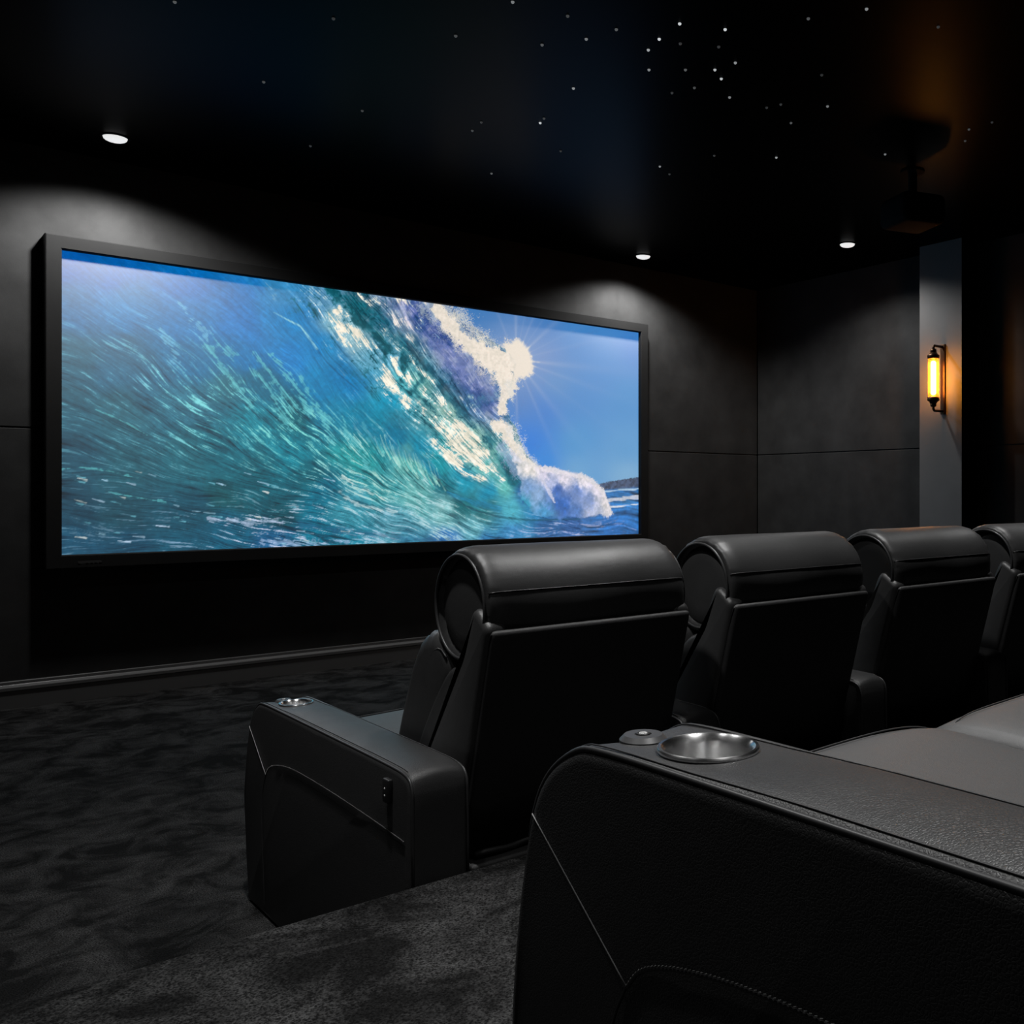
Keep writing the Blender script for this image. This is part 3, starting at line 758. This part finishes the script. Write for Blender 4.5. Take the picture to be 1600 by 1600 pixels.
    if switch:
        s = outer
        bm = bmesh.new(); x0 = s * (ARMW / 2 + .001)
        bx(bm, min(x0, x0 + s * .014), max(x0, x0 + s * .014), -1.065, -1.035, .545, .60, .004, 3)
        o = obj('switch_box', bm, M['dark'], arm)
        for dz in (.562, .578):
            bm = bmesh.new(); lathe(bm, [(0, x0 + s * .0145), (.003, x0 + s * .0145), (.003, x0 + s * .012)], 10, 'x', (0, -1.05, dz))
            o = obj('switch_button', bm, M['white_dot'], arm); o['label'] = 'small white button'
    return arm

def make_recliner(name, label, loc, group=None, left=None, right=.3825, sw=.312, hwid=.30, switch=False, rz=0):
    t = empty(name, loc, rz); tag(t, label, 'recliner', group)
    rnd = random.Random(hash(loc) & 255)
    # base hidden below the seat
    bm = bmesh.new(); bx(bm, -sw + .02, sw - .02, -1.09, -.06, .0, .36, .01, 2)
    obj('base', bm, M['shell'], t)
    # seat cushion, rolling over the front down to the footrest
    prof = chaikin([Vector(p) for p in [(-.74, .38), (-.74, .47), (-.60, .488), (-.40, .490), (-.20, .497), (-.06, .506), (.02, .500), (.052, .468), (.056, .42), (.05, .30), (.05, .14), (.02, .10), (-.2, .36)]], 2)
    def w1(v):
        w = v.x / sw
        if v.z > .40:
            v.z += .016 * (1 - w ** 4) - .012 + .0035 * math.sin(v.y * 17 + 1) * math.sin(v.x * 9)
        return v
    pp = []
    for a, b in zip(prof, prof[1:] + [prof[0]]):
        pp.append(a); k = int((b - a).length / .03)
        pp += [a.lerp(b, i / k) for i in range(1, k)] if k > 1 else []
    bm = bmesh.new(); loft_x(bm, pp, -sw + .001, sw - .001, .026, 5, 14, w1)
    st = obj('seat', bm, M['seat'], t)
    bm = bmesh.new()
    for y, dz in ((.004, .0012),):
        pts = []
        for i in range(31):
            x = -sw + .02 + (2 * sw - .04) * i / 30
            v = w1(Vector((x, y, .5045 - (.002 if y > .008 else 0)))); e = 1 - (abs(x) / sw) ** 10
            pts.append((x, y - .012 * (1 - e), v.z - .012 * (1 - e) - .0005))
        tube(bm, pts, .0011, 6)
    obj('seam', bm, M['piping'], st)
    # back shell: the padded wings left and right and the flat panel behind
    wing = chaikin([Vector(p) for p in [(-1.035, .36), (-1.045, .40), (-1.185, .90), (-1.195, .938), (-1.165, .958), (-1.125, .984), (-1.100, .955), (-1.070, .87), (-1.045, .838), (-.985, .818), (-.90, .72), (-.83, .62), (-.76, .50), (-.72, .40), (-.74, .36)]], 2)
    for s in (-1, 1):
        bm = bmesh.new(); x0, x1 = sorted((s * (sw - .004), s * (sw - .062)))
        loft_x(bm, wing, x0, x1, .020, 5, 2)
        obj('back_wing', bm, M['leather_soft'], t)
    bk = chaikin([Vector(p) for p in [(-1.04, .37), (-1.06, .375), (-1.20, .905), (-1.203, .925), (-1.195, .932), (-1.15, .932), (-1.12, .93), (-.99, .37)]], 1)
    bm = bmesh.new(); loft_x(bm, bk, -sw + .014, sw - .014, .012, 3, 4)
    obj('back_panel', bm, M['shell'], t)
    bm = bmesh.new(); tube(bm, [(-sw + .045 + (2 * sw - .09) * i / 20, -1.058 - .004 * math.sin(i * .9), .372 + .003 * math.sin(i * 1.3)) for i in range(21)], .008, 8)
    obj('back_hem', bm, M['shell'], t)
    # front back-cushion
    cush = chaikin([Vector(p) for p in [(-1.02, .80), (-1.0, .86), (-.94, .905), (-.86, .895), (-.80, .85), (-.745, .74), (-.69, .62), (-.655, .52), (-.68, .47), (-.80, .46), (-.93, .62)]], 2)
    ph = rnd.random() * 6
    def w2(v):
        w = v.x / sw
        edge = abs(w) ** 6
        v.y += .018 * (1 - w * w) * (1 if v.y > -.9 else .3)
        if v.z > .80: v.z += .004 * math.sin(v.x * 95 + ph) * (0.25 + edge) + .003 * math.sin(v.y * 160 + ph)
        return v
    pp = []
    for a, b in zip(cush, cush[1:] + [cush[0]]):
        pp.append(a); k = int((b - a).length / .02)
        pp += [a.lerp(b, i / k) for i in range(1, k)] if k > 1 else []
    bm = bmesh.new(); loft_x(bm, pp, -sw + .006, sw - .006, .038, 6, 24, w2)
    cu = obj('back_cushion', bm, M['leather_soft'], t)
    bm = bmesh.new()
    pts = [w2(Vector((-sw + .018 + .03 * 0, y, z))) for y, z in [(-.985, .845), (-.95, .865), (-.91, .850), (-.885, .82), (-.86, .79), (-.88, .76)]]
    bm.free()
    for s in (-1, 1):
        bm = bmesh.new(); tube(bm, [(s * -p.x * 1.0 + s * 0.010, p.y, p.z) for p in chaikin(pts, 1, False)], .0022, 6)
        obj('seam', bm, M['piping'], cu)
    # bolster headrest
    yc, zc, R = -1.045, .976, .146
    bm = bmesh.new(); nx, na = 60, 72
    rings = []
    for i in range(nx + 1):
        f = i / nx; x = -hwid + 2 * hwid * f
        e = (hwid - abs(x))                       # distance from the end
        k = min(1, e / .050); rr = R - .020 * (1 - math.sqrt(max(0, 1 - (1 - k) ** 2)))
        ring = []
        for j in range(na):
            a = 2 * PI * j / na
            pl = math.exp(-e / .016) * .0032 * (math.sin(a * 31 + 2.0 * math.sin(a * 3 + ph)) + .6 * math.sin(a * 53 + ph)) * (1 if e > .001 else .3)
            sag = .003 * math.sin(x * 14 + ph) * math.sin(a * 2)
            # slightly taller than deep
            ry = (rr + pl + sag) * .985; rz_ = (rr + pl + sag) * 1.0
            ring.append(bm.verts.new((x, yc + ry * math.cos(a), zc + rz_ * math.sin(a))))
        rings.append(ring)
    for a, b in zip(rings, rings[1:]):
        for j in range(na): bm.faces.new((a[j], a[(j + 1) % na], b[(j + 1) % na], b[j]))
    # inner return of the roll
    for s, ring in ((-1, rings[0]), (1, rings[-1])):
        inn = [bm.verts.new((s * (hwid - .018), yc + (v.co.y - yc) * .93, zc + (v.co.z - zc) * .93)) for v in ring]
        for j in range(na): bm.faces.new((ring[j], ring[(j + 1) % na], inn[(j + 1) % na], inn[j]))
        bm.faces.new(inn)
    hr = obj('headrest', bm, M['leather_soft'], t)
    for s in (-1, 1):
        bm = bmesh.new(); xx = s * (hwid - .014)
        lathe(bm, [(0, xx + s * .005), (.07, xx + s * .004), (.108, xx + s * .001), (.118, xx - s * .006)], 64, 'x', (0, yc, zc))
        obj('end_panel', bm, M['leather_soft'], hr)
        bm = bmesh.new()
        tube(bm, [(s * (hwid + .001), yc + (R - .0215) * math.cos(a) * .985, zc + (R - .0215) * math.sin(a)) for a in [2 * PI * i / 72 for i in range(72)]], .0040, 8, True)
        obj('piping', bm, M['piping'], hr)
    bm = bmesh.new()
    for ang in (PI - .30, ):
        for dr, w in ((.0004, .0016), ):
            pts = []
            for i in range(41):
                x = -hwid + .004 + (2 * hwid - .008) * i / 40; e = hwid - abs(x); k = min(1, e / .050)
                rr = R - .020 * (1 - math.sqrt(max(0, 1 - (1 - k) ** 2))) + dr + .003 * math.sin(x * 14 + ph) * math.sin(ang * 2)
                pts.append((x, yc + rr * .985 * math.cos(ang), zc + rr * math.sin(ang)))
            tube(bm, pts, w, 6)
    obj('seam', bm, M['dark'], hr)
    if left is not None: make_arm(t, left, True, -1, switch=switch)
    if right is not None: make_arm(t, right, True, 1 if left is not None else -1, stitch=False)
    return t

G1 = 'recliners in the front row'
lab1 = ['black leather recliner at the near left end of the front row, both armrests showing',
        'black leather recliner second from the left end of the front row',
        'black leather recliner third from the left end of the front row, left of the pillar',
        'black leather recliner in the front row, mostly cut off by the right edge']
for k in range(4):
    make_recliner('recliner', lab1[k], (1.3985 + .7645 * k, 3.185, 0), G1, left=-.402 if k == 0 else None, right=.3825, switch=(k == 0))
G2 = 'recliners in the raised back row'
make_recliner('recliner', 'black leather recliner in the foreground with steel cup holder and stitched armrest', (.9725, .89, RISE), G2, left=-.3825, right=None)
make_recliner('recliner', 'black leather recliner of the back row, only its seat corner showing at the right edge', (.9725 + .628, .89, RISE), G2, left=None, right=.3825)

# ------------------------------------------------------------------ lamps in the ceiling
def downlight_thing(p, label, power, group='recessed ceiling downlights', ang=150, blend=.6, aim=None, rad=.045):
    t = empty('downlight', (p[0], p[1], HC)); tag(t, label, 'ceiling light', group)
    bm = bmesh.new(); lathe(bm, [(.060, -.001), (.064, -.006), (.074, -.004), (.076, 0), (.060, 0)], 40)
    obj('trim_ring', bm, M['black'], t)
    bm = bmesh.new(); lathe(bm, [(.062, 0)] + [(.060 * math.cos(a), -.006 - .022 * math.sin(a)) for a in [PI / 2 * i / 6 for i in range(7)]], 40)
    obj('lens', bm, M['lamp'], t)
    l = bpy.data.lights.new('downlight_beam', 'SPOT'); l.energy = power; l.spot_size = math.radians(ang); l.spot_blend = blend
    l.shadow_soft_size = rad; l.color = (1, .995, .985)
    lo = bpy.data.objects.new('downlight_beam', l); C.objects.link(lo); lo.location = (p[0], p[1], HC - .085)
    lo.parent = t; lo.location = (0, 0, -.085)
    if aim: lo.rotation_euler = aim
    return t
p1 = at_z(180, 218.5, HC - .015); p2 = at_z(1005, 402.5, HC - .015); p3 = at_z(1324, 384, HC - .015)
downlight_thing(p1, 'white round ceiling downlight above the left end of the screen', 105)
downlight_thing(p2, 'white round ceiling downlight above the right end of the screen', 78)
downlight_thing(p3, 'white round ceiling downlight in front of the pillar with the sconce', 42)
for i, (x, y, w) in enumerate([(.66, 2.15, 180), (2.5, 2.1, 170), (4.7, 2.1, 140), (1.25, .55, 235), (3.2, .3, 70), (.12, 1.2, 26)]):  # the last lamp is added to light the outer armrest side and its stitching
    downlight_thing((x, y), 'white round ceiling downlight over the seating, unseen above the view', w, ang=(100, 100, 100, 66, 66, 110)[i], blend=1.0)

# star ceiling
def stars():
    big = [(1062, 37, 1), (1133, 46, 1), (1030, 61, 1), (1013, 78, .55), (1149, 98, .4), (1014, 109, .35), (1117, 109, .7), (1127, 123, .85),
           (1071, 109, .15), (896, 138, .45), (844, 192, .9), (916, 61, .28), (1140, 152, .3), (963, 46, .14), (847, 70, .14), (801, 2, .3), (712, 56, .1),
           (1354, 14, .35), (1263, 29, .12), (1213, 246, .5), (1031, 260, .35), (1383, 241, .28), (1293, 166, .25), (1236, 192, .12), (768, 271, .16),
           (738, 204, .09), (752, 191, .06), (1085, 137, .1), (887, 25, .08), (1063, 68, .05), (1123, 73, .05), (850, 185, .08), (1116, 243, .05), (1046, 272, .05),
           (1514, 202, .09), (1508, 220, .06), (1466, 42, .05), (1050, 145, .05), (876, 236, .05), (412, 128, .10), (566, 173, .07), (521, 29, .05),
           (1284, 117, .04), (1198, 168, .04), (1220, 163, .05), (1550, 191, .04), (485, 228, .05), (273, 1, .14)]
    lv = {}
    mesh = {}
    for px, py, b in big:
        key = round(b, 2)
        if key not in mesh:
            m = mat('star_point', (.1, .1, .1), .4, emis=(.92, .97, 1), estr=b * .62)
            bm = bmesh.new(); bmesh.ops.create_icosphere(bm, subdivisions=2, radius=.0075)
            me = bpy.data.meshes.new('star_light'); bm.to_mesh(me); bm.free()
            for p in me.polygons: p.use_smooth = True
            me.materials.append(m); mesh[key] = me
        o = bpy.data.objects.new('star_light', mesh[key]); C.objects.link(o)
        o.location = at_z(px, max(py, 3), HC - .002)
        special = {(844, 192): 'lone bright star light in the black ceiling above the middle of the screen',
                   (1213, 246): 'single star light in the ceiling closest above the right hand downlight',
                   (1354, 14): 'pale star light at the top edge of the ceiling, right of the cluster',
                   (896, 138): 'medium star light between the lone bright one and the bright cluster'}
        if (px, py) in special: l = special[(px, py)]
        elif b >= .5 and px > 1000: l = 'bright white fibre star light in the cluster on the black ceiling'
        elif b >= .22: l = 'medium white fibre star light scattered in the black ceiling'
        else: l = 'faint fibre star light scattered in the black ceiling'
        g = 'bright star lights in the ceiling cluster' if l.startswith('bright') else ('medium star lights in the ceiling' if not l.startswith('faint') else 'faint star lights in the ceiling')
        tag(o, l, 'star light', g)
stars()

# ------------------------------------------------------------------ wall sconce
sy = 4.548; sx = PX
sc = empty('wall_sconce', (sx, sy, 1.25 + (770 - 592) / F * 7.80)); tag(sc, 'glowing amber tube wall sconce with dark metal bracket on the grey pillar', 'wall light')
brz = mat('dark_bronze', (.10, .055, .03), .35, .9)
bm = bmesh.new(); bx(bm, -.018, 0, -.022, .022, -.285, .285, .004, 2); obj('back_plate', bm, brz, sc)
for s in (-1, 1):
    bm = bmesh.new()
    tube(bm, [(-.012, 0, s * .262), (-.13, 0, s * .262), (-.142, 0, s * .250), (-.142, 0, s * .215)], .011, 8)
    lathe(bm, [(.0, s * .205), (.022, s * .205), (.026, s * .215), (.022, s * .232), (0, s * .236)], 20, 'z', (-.142, 0, 0))
    obj('bracket', bm, brz, sc)
for s in (-1, 1):
    bm = bmesh.new()
    lathe(bm, [(.0, s * .150), (.030, s * .150), (.048, s * .158), (.050, s * .182), (.034, s * .192), (.026, s * .207), (0, s * .207)], 24, 'z', (-.142, 0, 0))
    obj('end_cap', bm, brz, sc)
def glow():
    m = bpy.data.materials.new('tube_filament'); m.use_nodes = True; nt = m.node_tree; nt.nodes.clear()
    o = nt.nodes.new('ShaderNodeOutputMaterial'); e = nt.nodes.new('ShaderNodeEmission')
    e.inputs[0].default_value = (1, .52, .15, 1); e.inputs[1].default_value = 70
    nt.links.new(e.outputs[0], o.inputs[0]); return m
bm = bmesh.new(); lathe(bm, [(0, -.138)] + [(.021 * math.sin(a), -.118 - .020 * math.cos(a)) for a in [PI / 2 * i / 4 for i in range(1, 5)]] + [(.021 * math.cos(a), .118 + .020 * math.sin(a)) for a in [PI / 2 * i / 4 for i in range(0, 4)]] + [(0, .138)], 20, 'z', (-.142, 0, 0))
o = obj('light_tube', bm, glow(), sc); o['label'] = 'bright yellow-white light tube'
def amber():
    m = bpy.data.materials.new('amber_glass'); m.use_nodes = True; nt = m.node_tree; nt.nodes.clear()
    o = nt.nodes.new('ShaderNodeOutputMaterial'); mx = nt.nodes.new('ShaderNodeMixShader')
    t = nt.nodes.new('ShaderNodeBsdfTransparent'); t.inputs[0].default_value = (1, .84, .60, 1)
    g = nt.nodes.new('ShaderNodeBsdfGlossy'); g.inputs['Roughness'].default_value = .1; g.inputs[0].default_value = (1, .8, .5, 1)
    tr = nt.nodes.new('ShaderNodeBsdfTranslucent'); tr.inputs[0].default_value = (1, .55, .15, 1)
    m2 = nt.nodes.new('ShaderNodeMixShader'); m2.inputs[0].default_value = .10
    mx.inputs[0].default_value = .05
    nt.links.new(t.outputs[0], m2.inputs[1]); nt.links.new(tr.outputs[0], m2.inputs[2])
    nt.links.new(m2.outputs[0], mx.inputs[1]); nt.links.new(g.outputs[0], mx.inputs[2]); nt.links.new(mx.outputs[0], o.inputs[0]); return m
bm = bmesh.new(); lathe(bm, [(.043, -.158), (.045, -.155), (.045, .155), (.043, .158), (.042, .155), (.042, -.155), (.043, -.158)], 32, 'z', (-.142, 0, 0))
o = obj('glass_shade', bm, amber(), sc); o['label'] = 'clear amber glass cylinder'

# ------------------------------------------------------------------ projector under the ceiling
pc = at_z(1426, 336, 3.02)
pr = empty('projector', (pc.x, pc.y, HC)); tag(pr, 'dark projector hanging from the ceiling in front of the pillar', 'projector')
pr.rotation_euler = (0, 0, math.radians(-20))
bm = bmesh.new(); bx(bm, -.16, .16, -.16, .16, -.36, -.17, .05, 5); obj('housing', bm, M['black'], pr)
bm = bmesh.new(); lathe(bm, [(.0, -.172), (.028, -.172), (.028, -.012), (.075, -.012), (.075, 0), (0, 0)], 24); obj('ceiling_mount', bm, M['black'], pr, smooth=False)
bm = bmesh.new(); tube(bm, [(0, .15, -.27), (0, .185, -.27)], .05, 28); obj('lens_barrel', bm, M['black_metal'], pr)

# ------------------------------------------------------------------ world and view
w = bpy.data.worlds.new('world'); bpy.context.scene.world = w; w.use_nodes = True
w.node_tree.nodes['Background'].inputs[0].default_value = (0, 0, 0, 1)
vs = bpy.context.scene.view_settings
vs.view_transform = 'Standard'; vs.look = 'None'; vs.exposure = 0; vs.gamma = 1; vs.use_curve_mapping = False
